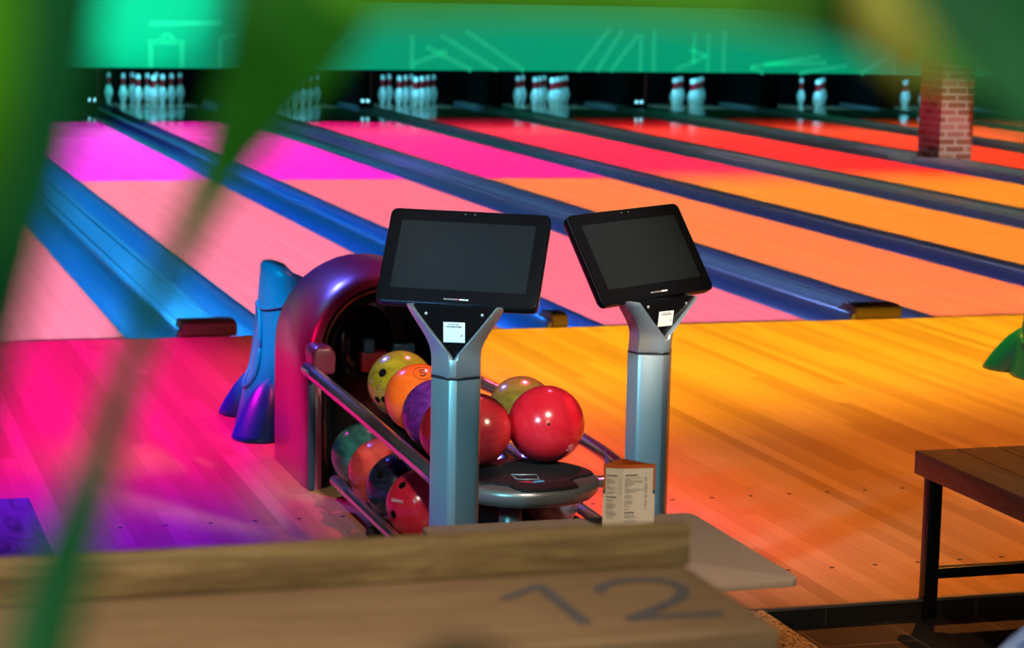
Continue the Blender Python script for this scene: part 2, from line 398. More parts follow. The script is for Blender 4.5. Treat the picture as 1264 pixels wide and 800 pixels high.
for i, ((x0, x1), lab) in enumerate(zip(EDGE, DIV_LAB)):
    t = thing('gutter_divider', lab, 'gutter', ((x0 + x1) / 2, 0, 0), 0, 'gutter strips between the lanes')
    o = t.location.copy(); gw = .232 if x1 - x0 < .6 else .232
    c0, c1 = x0 + gw, x1 - gw
    gutter_mb(x0 + .001, c0).build('gutter', M['gutter'], t, o, smooth=True)
    if i != 6: gutter_mb(c1, x1 - .001).build('gutter', M['gutter'], t, o, smooth=True)
    else:
        gutter_mb(c1, x1 - .001, .002, 9.58).build('gutter', M['gutter'], t, o, smooth=True); gutter_mb(c1, x1 - .001, 10.07, 19.2).build('gutter', M['gutter'], t, o, smooth=True)
    b = MB(); h = .028
    sec = [(c0 + .001, -.11), (c0 + .001, h - .012), (c0 + .008, h - .003), (c0 + .018, h), (c1 - .018, h), (c1 - .008, h - .003), (c1 - .001, h - .012), (c1 - .001, -.11)]
    y1 = 19.2
    if i == 6:
        b.loft([[(x, y, z) for x, z in sec] for y in (.003, 9.58)], True); b.build('capping', M['capping'], t, o, smooth=True)
        b = MB(); b.loft([[(x, y, z) for x, z in sec] for y in (10.07, y1)], True)
    else: b.loft([[(x, y, z) for x, z in sec] for y in (.003, y1)], True)
    b.build('capping', M['capping'], t, o, smooth=True)
    if c1 - c0 > .15:                                      # two shallow dark joints along the wide capping
        b = MB()
        for xx in (c0 + .05, c1 - .05):
            if i == 6: b.box2((xx - .006, .01, h - .001), (xx + .006, 9.58, h + .0015)); b.box2((xx - .006, 10.07, h - .001), (xx + .006, 19, h + .0015))
            else: b.box2((xx - .006, .01, h - .001), (xx + .006, 19, h + .0015))
        b.build('capping_joint', M['groove'], t, o)
    if i in (1, 2, 3):                                     # foul detector block on the end
        if i == 2: bx0, bx1, hh = 1.315, 1.40, .07
        else: bx0, bx1, hh = c0 + .02, c1 + .03, .07
        b = MB(); y0 = .02; 
        sec = [(y0 - .03, .002), (y0 - .02, hh * .8), (y0 + .02, hh), (y0 + .14, hh), (y0 + .2, .03), (y0 + .2, .002)]
        b.prism(sec, lambda u, v, d: (d, u, v), bx0, bx1)
        b.build('foul_detector', M['foul_box'], t, o, bevel=.012, seg=3)
    b = MB(); xm = (x0 + x1) / 2; b.box2((xm - .03, 17.6, .03), (xm + .03, 20.1, .48)); b.build('kickback_plate', M['pit_black'], t, o)
    if i in (2, 4, 6):
        b = MB(); b.box2((xm - .022, 17.40, .028), (xm + .022, 17.44, .482)); b.build('kickback_post', mat('post_grey_%d' % i, (.08, .08, .12), .5), t, o)
        b = MB(); b.box2((xm - .13, 17.48, .028), (xm + .0, 17.55, .145)); sb = b.build('pin_sensor', M['matte_black'], t, o, bevel=.006)
        for dx in (-.10, -.035):
            b = MB(); b.lathe([(.0001, 0), (.018, 0), (.022, .004), (.018, .010), (.0001, .012)], 12)
            q = b.build('lens', M['lens_glow'], sb, loc=(xm + dx - o.x, 17.479 - o.y, .115 - o.z), rot=(pi / 2, 0, 0))

# ------------------------------------------------------------------ pins
PIN = [(.0258, 0), (.0285, .006), (.036, .03), (.0495, .07), (.0585, .105), (.0605, .115), (.0575, .145), (.0455, .185), (.0315, .22), (.0245, .245), (.0233, .254), (.0245, .272), (.0298, .312), (.0322, .338), (.0305, .358), (.024, .372), (.013, .3795), (.0006, .381)]
def pin_mb():
    b = MB(); n = 16
    b.lathe(PIN, n); b.add([(.0258 * math.cos(2 * pi * k / n), .0258 * math.sin(2 * pi * k / n), 0) for k in range(n)], [tuple(range(n))])
    for k, f in enumerate(b.f):
        zc = sum(b.v[i][2] for i in f) / len(f)
        if .22 < zc < .255 or .259 < zc < .31: b.m[k] = 1
    return b
POS = [('head pin', 0, 0), ('second row left pin', -1, 1), ('second row right pin', 1, 1), ('third row left pin', -2, 2), ('third row middle pin', 0, 2), ('third row right pin', 2, 2),
 ('back row far left pin', -3, 3), ('back row inner left pin', -1, 3), ('back row inner right pin', 1, 3), ('back row far right pin', 3, 3)]
PSETS = {2: ('leftmost clear pin set', range(10)), 3: ('pin set seen through the leaf', range(10)), 4: ('pin set above the left screen', range(10)),
 5: ('pin set above the right screen', (0, 1, 2, 3, 4, 5, 7, 8, 9)), 6: ('pin set third from the pillar', (0, 1, 2, 4, 5, 8, 9)),
 7: ('pin set second from the pillar', (0, 2, 5, 9, 4)), 8: ('pin set beside the pillar', (0, 1, 4, 8, 3, 7))}
pin0 = None
for li, (nm, idx) in PSETS.items():
    cx = (LANES[li][0] + LANES[li][1]) / 2
    for k in idx:
        lab, dx, row = POS[k]
        if pin0 is None: pin0 = pin_mb().build('bowling_pin', [M['pin_white'], M['pin_red']], smooth=True); p = pin0
        else: p = pin0.copy(); COL.objects.link(p)
        p.location = (cx + dx * .1524, 18.288 + row * .264, .0005)
        tag(p, 'red-striped white %s of the %s' % (lab, nm), 'bowling pin', 'pins on their decks')

# ------------------------------------------------------------------ ball return
t = thing('ball_return', 'dark red arched ball return with two tiers of rails, beside the blue ramp', 'ball return', (-.22, -3.2, 0)); o = t.location.copy()
HX, HW, HZ, HR = -.275, .295, .405, .30
def arch(inset, z_in=None, n=22, nl=8):
    """left foot -> over the top -> right foot, (x,z,s) with s=how far up"""
    w, r = HW - inset, HR - inset; P = []
    for k in range(nl): P.append((-w, HZ * k / nl))
    for k in range(n + 1):
        a = pi - pi * k / n; P.append((w * math.cos(a), HZ + r * math.sin(a)))
    for k in range(nl - 1, -1, -1): P.append((w, HZ * k / nl))
    return P
def yfront(z, base, amt): return base + amt * smooth01((z - .18) / .5)
sh = MB()
rows = [(0.10, lambda z: -2.66), (.012, lambda z: -2.662), (0, lambda z: -2.69), (0, lambda z: yfront(z, -3.12, .16)), (.006, lambda z: yfront(z, -3.165, .13)), (.016, lambda z: yfront(z, -3.190, .115)), (.032, lambda z: yfront(z, -3.198, .10)), (.052, lambda z: yfront(z, -3.195, .085)), (.056, lambda z: yfront(z, -3.17, .085)), (.058, lambda z: yfront(z, -2.95, .085))]
sh.loft([[(HX + x, fy(z), z) for x, z in arch(ins)] for ins, fy in rows], False, 0, True, closed=False)
shell = sh.build('hood', M['hood'], t, o, smooth=True)
ln = MB()
rows = [(.0585, lambda z: yfront(z, -3.172, .085)), (.062, lambda z: yfront(z, -3.182, .085)), (.070, lambda z: yfront(z, -3.178, .085)), (.110, lambda z: yfront(z, -3.13, .08)), (.124, lambda z: yfront(z, -3.06, .07)), (.126, lambda z: -2.70)]
ln.loft([[(HX + x, fy(z), z) for x, z in arch(ins)] for ins, fy in rows], False, 0, True, closed=False)
a_ = arch(.10); ln.add([(HX + x, -2.69, z) for x, z in a_], [tuple(range(len(a_)))])
ln.build('hood_liner', M['hood_dark'], t, o, smooth=True)
# silver strip and shoulder block on each front foot
for s in (-1,):
    b = MB(); b.box2((HX + s * .291, -3.214, .004), (HX + s * .268, -3.19, .40)); b.build('foot_strip', M['strip_blue'], t, o, bevel=.004)
    if s > 0: continue
    b = MB(); xc = HX + s * .246
    b.prism([(-.036, .38), (.040, .38), (.044, .445), (.026, .472), (-.022, .472), (-.036, .452)], lambda u, v, d: (xc + u, d, v), -3.225, -3.08)
    b.build('rail_shoulder', M['hood'], t, o, bevel=.015, seg=3)
# what shows inside the arch: lift wheel, guard
b = MB(); b.lathe([(.001, -.03), (.11, -.03), (.125, -.01), (.125, .01), (.11, .03), (.001, .03)], 28, (0, 0, 0))
b.build('lift_wheel', M['hood_dark'], t, loc=(HX - .02 - o.x, -2.82 - o.y, .42), rot=(pi / 2, 0, .5))
b = MB(); b.box2((-.33, -2.95, .335), (-.24, -2.90, .405)); b.build('lift_guard', mat('red_guard', (.35, .01, .015), .4), t, o, bevel=.008)
b = MB(); b.box2((-.325, -2.96, .40), (-.285, -2.93, .45)); b.build('cyan_reflection', mat('painted_cyan_reflection', (.03, .16, .20), .3), t, o, bevel=.01, seg=3)  # cyan blocks stand in for a reflection inside the hood
b = MB(); b.box2((-.215, -2.93, .395), (-.14, -2.90, .425)); b.build('cyan_reflection', bpy.data.materials['painted_cyan_reflection'], t, o, bevel=.006)
# rails
def rail(path, r): 
    b = MB(); P = []
    for i in range(len(path) - 1):
        for k in range(6): P.append(Vector(path[i]).lerp(Vector(path[i + 1]), k / 6))
    P.append(Vector(path[-1])); b.tube(P, r, 14); return b.build('rail', M['chrome'], t, o)
rail([(-.560, -3.17, .392), (-.535, -3.75, .365), (-.500, -4.60, .318)], .023)
rail([(.0, -3.17, .340), (.145, -3.34, .275), (.152, -4.0, .262), (.10, -4.50, .275)], .020)
rail([(-.535, -3.46, .088), (-.53, -4.60, .083)], .017)
rail([(.10, -3.24, .088), (.10, -4.60, .083)], .017)
rail([(-.228, -3.20, .300), (-.228, -4.28, .278)], .016)
rail([(-.085, -3.20, .255), (-.085, -4.12, .246)], .016)
b = MB(); b.box2((-.285, -4.27, .205), (-.155, -3.22, .232)); b.box2((-.245, -4.25, .232), (-.211, -4.20, .262)); b.box2((-.245, -3.40, .232), (-.211, -3.35, .282)); b.box2((-.155, -4.10, .210), (-.075, -4.06, .230)); b.box2((-.155, -3.40, .210), (-.075, -3.35, .236))
b.build('ball_bed', M['matte_black'], t, o)
b = MB(); b.box2((-.30, -4.45, 0), (-.14, -3.25, .03)); b.box2((-.26, -4.40, .03), (-.18, -3.4, .17)); b.build('spine', M['matte_black'], t, o, bevel=.006)
b = MB(); b.box2((-.545, -3.95, .02), (.11, -3.91, .05)); b.build('end_frame', M['matte_black'], t, o, bevel=.005)
b = MB(); b.tube([(-.27, -4.45, .002), (-.27, -4.45, .25)], .032, 18); b.build('tray_stem', M['tray_grey'], t, o)
# end tray with pad
TX, TY, TZ, TR = -.235, -4.44, .302, .212
def disc(rx, ry, n=40, ph=0): return [(TX + rx * math.cos(2 * pi * k / n + ph), TY + ry * math.sin(2 * pi * k / n + ph)) for k in range(n)]
b = MB(); rings = []
for s, dz in ((.55, -.056), (.80, -.054), (.93, -.047), (.985, -.034), (1.0, -.019), (.985, -.006), (.95, 0), (.90, -.001)):
    rings.append([(x, y, TZ + dz) for x, y in disc(TR * s, TR * s)])
b.loft(rings, True, 0, True); tray = b.build('tray', M['tray_grey'], t, o)
b = MB(); n = 60; ring = []
for k in range(n):                                            # black pad: full towards the balls, notched at the front corners
    a = 2 * pi * k / n; d = (math.degrees(a) - 270 + 540) % 360 - 180   # angle from the front (-Y)
    d2 = d - 6
    r_ = TR * (.93 if abs(d2) > 75 else lerp(.93, .70, smooth01((75 - abs(d2)) / 22)))
    if abs(d2) < 38: r_ = TR * lerp(.70, .965, smooth01((38 - abs(d2)) / 14))
    ring.append((TX + r_ * math.cos(a), TY + r_ * math.sin(a)))
b.loft([[(x, y, TZ - .004) for x, y in ring], [(x, y, TZ + .004) for x, y in ring], [(TX + (x - TX) * .97, TY + (y - TY) * .97, TZ + .006) for x, y in ring]], True, 0, False)
pad = b.build('tray_pad', M['matte_black'], tray, o)
b = MB(); zz = TZ + .0075                                    # outlined window and small printed mark on the pad
w4 = [(-.275, -4.46), (-.205, -4.475), (-.218, -4.535), (-.275, -4.52)]
for k in range(4):
    p, q = Vector((*w4[k], zz)), Vector((*w4[(k + 1) % 4], zz)); b.tube([p, q], .0016, 6)
b.build('pad_window', M['silver'], pad, o)
b = MB(); b.add([(-.285, -4.550, zz), (-.250, -4.572, zz), (-.240, -4.560, zz), (-.254, -4.545, zz)], [(0, 1, 2, 3)], 1); b.add([(-.248, -4.572, zz), (-.212, -4.566, zz), (-.207, -4.542, zz), (-.238, -4.552, zz)], [(0, 1, 2, 3)], 0)
b.build('pad_mark', [M['cyan_print'], M['red_ink']], pad, o)
b = MB(); b.box2((-.04, -4.47, .262), (.10, -4.43, .29)); b.build('tray_bracket', M['chrome'], t, o, bevel=.006)

# ------------------------------------------------------------------ balls
def sphere(r=.104, nu=40, nv=24):
    b = MB()
    prof = [(max(.0002, r * math.sin(pi * k / nv)), -r * math.cos(pi * k / nv)) for k in range(nv + 1)]
    return b.lathe(prof, nu)
def on_sphere(d, r): 
    d = Vector(d).normalized(); q = Vector((0, 0, 1)).rotation_difference(d); return d * r, q.to_euler()
def hole(ball, d, r, rad=.0125):
    p, e = on_sphere(d, r); b = MB(); rr = r
    b.lathe([(.0003, -.02), (rad * .9, -.018), (rad, -.0004), (rad * 1.03, .0002), (rad * .55, .0012), (.0003, .0013)][3:], 16)
    b.build('finger_hole', M['finger_black'], ball, loc=p, rot=e)
def patch(ball, d, r, polys, m, up=(0, 0, 1), name='logo'):
    """polylines drawn on the sphere's skin as thin strips, 2D around direction d"""
    d = Vector(d).normalized(); ux = Vector(up).cross(d).normalized(); uy = d.cross(ux); b = MB()
    for pl, w in polys:
        P = [(d * math.sqrt(max(0, r * r - u * u - v * v)) + ux * u + uy * v) * 1.004 for u, v in pl]
        b.tube(P, w, 5)
    b.build(name, m, ball)
def circ(r, n=20, c=(0, 0), a0=0, a1=360): return [(c[0] + r * math.cos(math.radians(lerp(a0, a1, k / n))), c[1] + r * math.sin(math.radians(lerp(a0, a1, k / n)))) for k in range(n + 1)]
BL = [
 ('lime', (-.33, -3.468, .389), 'lime green swirled bowling ball at the back of the upper rack', .104),
 ('orange', (-.33, -3.690, .384), 'plain orange bowling ball, second on the upper rack', .104),
 ('purple', (-.33, -3.902, .374), 'dark purple swirled bowling ball, beside the orange ball', .104),
 ('crimson', (-.333, -4.112, .362), 'crimson bowling ball mostly hidden behind the left silver column', .104),
 ('darkred', (-.338, -4.322, .410), 'dark red bowling ball just right of the left silver column', .102),
 ('olive', (.034, -3.573, .315), 'olive green bowling ball with dark streaks behind the big red ball', .104),
 ('red', (-.128, -4.315, .4165), 'large bright red bowling ball resting at the tray, nearest the screens', .108),
 ('teal', (-.416, -3.349, .140), 'dark teal bowling ball, rearmost of the lower rack', .104),
 ('coral', (-.416, -3.585, .137), 'coral red bowling ball, second on the lower rack', .104),
 ('black', (-.411, -3.800, .135), 'black bowling ball with blue swirls on the lower rack', .104),
 ('scarlet', (-.408, -4.030, .133), 'scarlet bowling ball with white lettering at the front of the lower rack', .104),
 ('greyblue', (-.035, -4.02, .128), 'grey blue speckled bowling ball under the tray', .104),
 ('brown', (-.035, -3.76, .130), 'olive brown bowling ball under the tray, behind the grey blue one', .104)]
balls = {}
TOCAM = lambda p: (CAM - Vector(p)).normalized()
for k, (mn, p, lab, r) in enumerate(BL):
    o_ = sphere(r).build('bowling_ball', BALLM[mn], smooth=True); o_.location = p; o_.rotation_euler = (0, 0, 0)
    tag(o_, lab, 'bowling ball', 'bowling balls on the ball return'); balls[mn] = (o_, r)
def face(ball, u, v):       # direction on the side towards the seats: u to the right, v up
    f = Vector((-.28, -.92, .20)).normalized(); rr = Vector((.955, -.296, 0)); up = rr.cross(f) * -1
    up = Vector((0, 0, 1)); up = (up - f * up.dot(f)).normalized()
    return f * math.sqrt(max(.02, 1 - u * u - v * v)) + rr * u + up * v
B, r = balls['lime']; 
for u, v in ((-.50, .29), (-.64, -.50), (-.44, -.50)): hole(B, face(B, u, v), r, .0135 if v > 0 else .011)
patch(B, face(B, -.56, -.10), r, [([(-.016, -.012), (.016, -.012), (0, .018), (-.016, -.012)], .0013), (circ(.004), .0011)], M['grey_print'])
B, r = balls['orange']
S = [(.009, .009), (.004, .013), (-.004, .013), (-.009, .008), (-.006, .002), (.006, -.002), (.009, -.008), (.004, -.013), (-.004, -.013), (-.009, -.009)]
patch(B, face(B, .12, .72), r, [(circ(.027), .0009), (S, .0019)], M['ink'])
B, r = balls['red']
patch(B, face(B, .62, -.62), r, [([(a * math.cos(q) * .0105, a * math.sin(q) * .0105) for q, a in [(2 * pi * k / 24, 1 + .3 * math.cos(5 * 2 * pi * k / 24)) for k in range(25)]], .0008), (circ(.004, 10), .0007)], mat('pale_red_print', (.75, .25, .25), .4))
hole(B, face(B, .04, -.02), r, .0035)
B, r = balls['scarlet']; hole(B, face(B, -.52, .55), r, .012); hole(B, face(B, -.75, -.25), r, .012)
patch(B, face(B, -.66, .12), r, [([(-.024 + .007 * k, -.004 + .0 * k), (-.022 + .007 * k, .005), (-.019 + .007 * k, -.004)], .0012) for k in range(7)], M['white_print'])
B, r = balls['black']; hole(B, face(B, -.55, .35), r, .0125)
B, r = balls['olive']; 
patch(B, face(B, -.45, -.18), r, [([(-.03, -.02), (-.02, .012), (-.012, -.01), (0, .016), (.008, -.012), (.018, .008), (.03, -.016)], .0018), ([(-.035, -.03), (-.01, -.024), (.02, -.03)], .0015)], M['ink'])

# ------------------------------------------------------------------ ball ramps (moulded plastic)
def ramp(label, loc, rz, m, name='ball_ramp'):
    t = thing(name, label, 'ball ramp', loc, rz, 'moulded plastic ball ramps')
    b = MB(); n = 48; rings = []
    def body(z, th):
        u = z / .56
        rx = lerp(.185, .095, u ** .9); ry = lerp(.26, .135, u ** .9)
        cy = lerp(0, .02, u)
        fl = max(0, 1 - z / .22) ** 1.6                       # feet flare out towards the floor
        lob = .5 + .5 * math.cos(4 * th - pi)
        k = 1 + fl * .03
        k *= 1 - .10 * max(0, math.cos(th - pi)) * smooth01((z - .1) / .12) * smooth01((.5 - z) / .1)
        return (rx * k * math.cos(th), cy + ry * k * math.sin(th), z)
    zs = [0, .012, .04, .08, .12, .16, .20, .25, .30, .36, .42, .47, .51, .54, .56]
    for z in zs: rings.append([body(z, 2 * pi * k / n) for k in range(n)])
    # rounded head with a saddle dip for the ball
    for s, dz in ((.9, .014), (.7, .024), (.4, .020), (.05, .012)):
        ring = []
        for k in range(n):
            x, y, z = body(.56, 2 * pi * k / n); dip = .05 * max(0, math.cos(2 * pi * k / n)) * (1 if s < .95 else 0)
            ring.append((x * s, .02 + (y - .02) * s, .56 + dz - dip))
        rings.append(ring)
    rings = [[(x, y, z + (.03 * max(0, -x / .08) - .03 * max(0, x / .08)) * smooth01((z - .45) / .11)) for x, y, z in rg] for rg in rings]
    b.loft(rings, True, 0, True); b.build('ramp_body', m, t)
    for sx in (-1, 1):                                        # four domed feet
        for sy in (-1, 1):
            b = MB(); prof = [(.0005, 0), (.100, 0), (.104, .006), (.102, .02), (.094, .06), (.078, .11), (.056, .155), (.03, .185), (.0005, .20)]
            rg = []
            for r, z in prof: rg.append([(sx * (.135 - .25 * z) + r * .92 * math.cos(2 * pi * k / 24), sy * (.245 - .45 * z) + r * 1.05 * math.sin(2 * pi * k / 24), z) for k in range(24)])
            b.loft(rg, True, 0, True); b.build('foot', m, t)
    # raised oval rib on both broad sides, and brow ridge
    for s in (-1, 1):
        P = []
        for k in range(29):
            a = 2 * pi * k / 28; z = .30 + .155 * math.sin(a); th = (pi if s < 0 else 0) + .52 * math.cos(a) * (1 - .25 * math.sin(a))
            x, y, zz = body(z, th); P.append((x * 1.03, y * 1.03, zz))
        b = MB(); b.tube(P, .008, 8); b.build('face_rib', m, t)
    P = []
    for k in range(15):
        th = lerp(pi * .65, pi * 1.5, k / 14); x, y, z = body(.47 - .03 * math.sin(pi * k / 14), th); P.append((x * 1.04, y * 1.04, z))
    b = MB(); b.tube(P, .006, 8); b.build('brow_ridge', m, t)
    return t
ramp('blue moulded plastic ball ramp with flared feet, behind the arched ball return', (-.405, -2.10, .0005), -.08, M['blue_plastic'])
ramp('green moulded plastic ball ramp at the right edge, on the orange floor', (3.04, -1.72, .0005), -.08, M['green_plastic'])

# ------------------------------------------------------------------ scoring consoles
def console(label, axis, rz, mon_c, mon_rot, ztop, W=.40, H=.26):
    zs = (ztop - .692) / .176
    ZF = lambda v: .692 + (v - .692) * zs
    t = thing('scoring_console', label, 'touch screen stand', axis, rz, 'silver scoring consoles')
    b = MB(); b.lathe([(.001, 0), (.15, 0), (.155, .004), (.15, .012), (.05, .016), (.001, .016)], 32); b.build('base_plate', M['silver'], t)
    sec = [(-.056, .045), (-.060, .0), (-.050, -.012), (-.010, -.044), (.010, -.044), (.050, -.012), (.060, .0), (.056, .045)]
    b = MB(); b.prism(sec, lambda u, v, d: (u, v, d), .014, .688); b.build('column', M['silver'], t, bevel=.003)
    b = MB(); b.prism([(x * .985, y * .985) for x, y in sec], lambda u, v, d: (u, v, d), .686, .694); b.build('column_seam', M['seam'], t)
    # Y shaped head: two prongs that curve outwards from the column
    yk = MB(); n = 12
    for s in (-1, 1):
        rings = []
        for k in range(n + 1):
            q = k / n; z = lerp(.692, .868, q)
            xo = .060 + .066 * smooth01((q - .25) / .9) ** 1.1                  # outer edge
            xi = 0 if z < .742 else .100 * ((z - .742) / .126) ** .95           # inner edge of the fork
            xi = min(xi, xo - .016)
            yf = lerp(-.044, -.034, q); lean = -.016 * q
            xm = max(xi + .004, .012)
            ring = [(xi, .044 + lean), (xo - .004, .044 + lean), (xo, .0 + lean), (lerp(xo, xi, .30), -.014 + lean), (xm, yf + lean), (xi, yf + lean + (.0 if xi == 0 else .008))]
            rings.append([(s * x, y, ZF(z)) for x, y in ring])
        yk.loft(rings, True, 0, False)
    yk.box2((-.0098, -.0492, .6945), (.0098, .03, ZF(.738)))
    yk.build('fork_head', M['silver'], t, bevel=.002)
    b = MB()
    b.prism([(-.100, .870), (.100, .870), (.055, .800), (.005, .733), (-.005, .733), (-.055, .800)], lambda u, v, d: (u, d - .10 * (v - .745), ZF(v)), -.030, .03)
    pn = b.build('fork_panel', M['black_plastic'], t, bevel=.002)
    for s in (-1, 1):
        b = MB(); b.lathe([(.0003, .001), (.0035, .001), (.004, 0)], 10); b.build('screw', M['silver'], pn, loc=(s * .068, -.0425, ZF(.850)), rot=(pi / 2 , 0, 0))
    # sticker on the panel (its code left out)
    b = MB(); yy = lambda v: -.0318 - .10 * (v - .745)
    def quad(u0, u1, v0, v1, mi, e=0): b.add([(u0, yy(v0) - e, ZF(v0)), (u1, yy(v0) - e, ZF(v0)), (u1, yy(v1) - e, ZF(v1)), (u0, yy(v1) - e, ZF(v1))], [(0, 1, 2, 3)], mi)
    quad(-.026, .026, .780, .830, 0)
    b.add([(x, yy(z) + .001, ZF(z)) for x, z in ((-.026, .78), (.026, .78), (.026, .83), (-.026, .83))], [(0, 1, 2, 3)], 0)
    x = -.014
    for w in (.004, .006, .003, .009): quad(x, x + w, .8235, .8255, 1, .0004); x += w + .0015
    x = -.018
    for w in (.006, .003, .008, .005, .009): quad(x, x + w, .8175, .8203, 1, .0004); x += w + .0012
    quad(.0175, .0195, .795, .801, 1, .0004); quad(.0155, .0195, .795, .7965, 1, .0004)
    b.build('sticker', [M['white_label'], M['ink']], pn)
    # monitor
    Rm = Matrix.Rotation(mon_rot[0], 4, 'Z') @ Matrix.Rotation(mon_rot[1], 4, 'X') @ Matrix.Rotation(mon_rot[2], 4, 'Y')
    mw = Matrix.Translation(Vector(mon_c)) @ Rm
    loc = (Matrix.Translation(Vector(axis)) @ Matrix.Rotation(rz, 4, 'Z')).inverted() @ mw
    def rr(w, h, r, n=5):
        P = []
        for cx, cy, a0 in ((w / 2 - r, h / 2 - r, 0), (-w / 2 + r, h / 2 - r, 90), (-w / 2 + r, -h / 2 + r, 180), (w / 2 - r, -h / 2 + r, 270)):
            for k in range(n + 1):
                a = math.radians(a0 + 90 * k / n); P.append((cx + r * math.cos(a), cy + r * math.sin(a)))
        return P
    b = MB(); rings = []
    for ins, y in ((.03, .038), (.008, .034), (.001, .026), (0, .018), (0, .004), (.0015, 0), (.004, -.0008)):
        rings.append([(x, y, z) for x, z in rr(W - 2 * ins, H - 2 * ins, .016)])
    b.loft(rings, True, 0, True)
    mon = b.build('monitor', M['black_plastic'], t, smooth=True); mon.location = loc.to_translation(); mon.rotation_euler = loc.to_euler()
    b = MB(); b.prism([(-.168, -.098), (.168, -.098), (.168, .088), (-.168, .088)], lambda u, v, d: (u, d, v + .008), -.0014, .004); b.build('screen', M['screen'], mon)
    b = MB(); b.loft([[(x, y, z) for x, z in rr(W + .001, H + .001, .0165)] for y in (.0035, .0065)], False, 0, True); b.build('edge_trim', mat('edge_trim_grey', (.10, .11, .12), .3, metal=.6), mon)
    b = MB(); x = -.030                                                          # maker's mark: too small to read, so dashes
    for k, w in enumerate((.005, .004, .003, .005, .006, .005, .004, .005, .005, .003, .006)):
        b.box2((x, -.0013, -.1165), (x + w, -.0006, -.1130), 0 if k < 6 else (1 if k == 6 else 2)); x += w + .0010
    b.build('maker_mark', [M['grey_print'], M['red_ink'], M['white_print']], mon)
    b = MB()
    for x in (-.012, .012): b.box2((x - .0015, -.0013, .1185), (x + .0015, -.0006, .1205))
    b.build('camera_dot', M['grey_print'], mon)
    b = MB(); b.box2((-.07, .034, -.10), (.07, .062, .02)); b.build('mount_block', M['black_plastic'], mon, bevel=.006)
    return t
console('silver scoring console in front of the ball rack, wide dark touch screen facing left', (-.600, -5.035, 0), -.42, (-.572, -4.985, .973), (-.505, -.607, .01), .866)
console('silver scoring console standing on the orange boards, touch screen tilted towards the right', (.017, -4.765, .0), .40, (-.006, -4.71, .944), (.396, -.582, -.041), .832)

# ------------------------------------------------------------------ low table and menu card
t = thing('side_table', 'low taupe laminate table with rounded corners in front of the consoles', 'table', (-.73, -6.48, -.0004)); o = t.location.copy()
def rrect(x0, x1, y0, y1, r, n=6):
    P = []
    for cx, cy, a0 in ((x1 - r, y1 - r, 0), (x0 + r, y1 - r, 90), (x0 + r, y0 + r, 180), (x1 - r, y0 + r, 270)):
        for k in range(n + 1):
            a = math.radians(a0 + 90 * k / n); P.append((cx + r * math.cos(a), cy + r * math.sin(a)))
    return P
b = MB(); b.prism(rrect(-1.005, -.455, -6.738, -6.222, .022), lambda u, v, d: (u, v, d), .606, .620)
top = b.build('table_top', M['laminate'], t, o, bevel=.0015)
b = MB(); b.tube([(-.73, -6.48, .02), (-.73, -6.48, .605)], .035, 20); b.build('pedestal', M['black_steel'], t, o)
b = MB(); b.lathe([(.001, 0), (.20, 0), (.205, .006), (.20, .014), (.04, .022), (.001, .022)], 32, (-.73, -6.48, -.0004)); b.build('foot', M['black_steel'], t, o)
# folded menu card: two cream faces with orange border
t = thing('menu_card', 'cream folded menu card with orange border standing on the taupe table', 'menu', (-.625, -6.30, .620)); o = t.location.copy()
FL, FC, FR = Vector((-.668, -6.300)), Vector((-.636, -6.318)), Vector((-.572, -6.322))
FB = Vector((-.615, -6.255))
Hm = .122
def panel(p, q, name, mats, lines, notch):
    b = MB(); p3 = lambda u, v, e=0: (p.x + (q.x - p.x) * u + nrm.x * e, p.y + (q.y - p.y) * u + nrm.y * e, .6205 + v * Hm)
    d = (q - p).normalized(); nrm = Vector((d.y, -d.x))
    def quad(u0, u1, v0, v1, mi, e): b.add([p3(u0, v0, e), p3(u1, v0, e), p3(u1, v1, e), p3(u0, v1, e)], [(0, 1, 2, 3)], mi)
    vs = [p3(0, 0, 0), p3(1, 0, 0), p3(1, 1, 0), p3(0, 1, 0), p3(0, 0, -.0012), p3(1, 0, -.0012), p3(1, 1, -.0012), p3(0, 1, -.0012)]
    b.add(vs, [(0, 1, 2, 3), (7, 6, 5, 4), (0, 4, 5, 1), (1, 5, 6, 2), (2, 6, 7, 3), (3, 7, 4, 0)], 1)
    u0, u1 = notch
    quad(u0, u1, .53, .94, 0, .0004); quad(0, 1, .0, .531, 0, .0004)
    if u0 > 0.01: quad(0, u0, .535, .565, 3, .0004); quad(0, u0, .565, .60, 4, .0004)
    if u1 < .99: quad(u1, 1, .535, .565, 3, .0004); quad(u1, 1, .565, .60, 4, .0004)
    for (a, c, v, h, mi) in lines: quad(a, c, v, v + h, mi, .0008)
    b.build(name, mats, t, o)
random.seed(3)
LI = [(.18, .74, .815, .016, 3)]; v = .775
for wd in (.14, .30, .48, .42, .22, 0, .16, .42, .38, 0, .50, .3):
    if wd: LI.append((.18, .18 + wd, v, .007, 2)); LI.append((.86, .92, v, .007, 2))
    v -= .0215
LI.append((.18, .70, .475, .015, 3)); v = .435
for wd in (.38, .3, 0, .45, .5, .48, .42, .3, 0, .4, .52, .5, .44, 0, .35): 
    if wd: LI.append((.18, .18 + wd, v, .006, 2))
    v -= .0205
CM = [M['white_card'], M['orange_card'], M['ink_grey'], M['ink'], M['green_ink']]
panel(FL, FC, 'menu_leaf', CM, LI, (.12, 1))
LI = [(.08, .46, .825, .018, 3)]; v = .785
for wd in (.52, .2, .54, .56, .30, .26, .10, .14, .58, .42, .32, .0, .22, .2, .28, 0, .24, .28, .24, .08, .18, 0, .16):
    if wd: LI.append((.06, .06 + wd, v, .007, 2))
    if wd and (v > .74 or v < .70): LI.append((.68, .76, v, .008, 2))
    v -= .0225
LI.append((.06, .38, .235, .016, 3)); v = .20
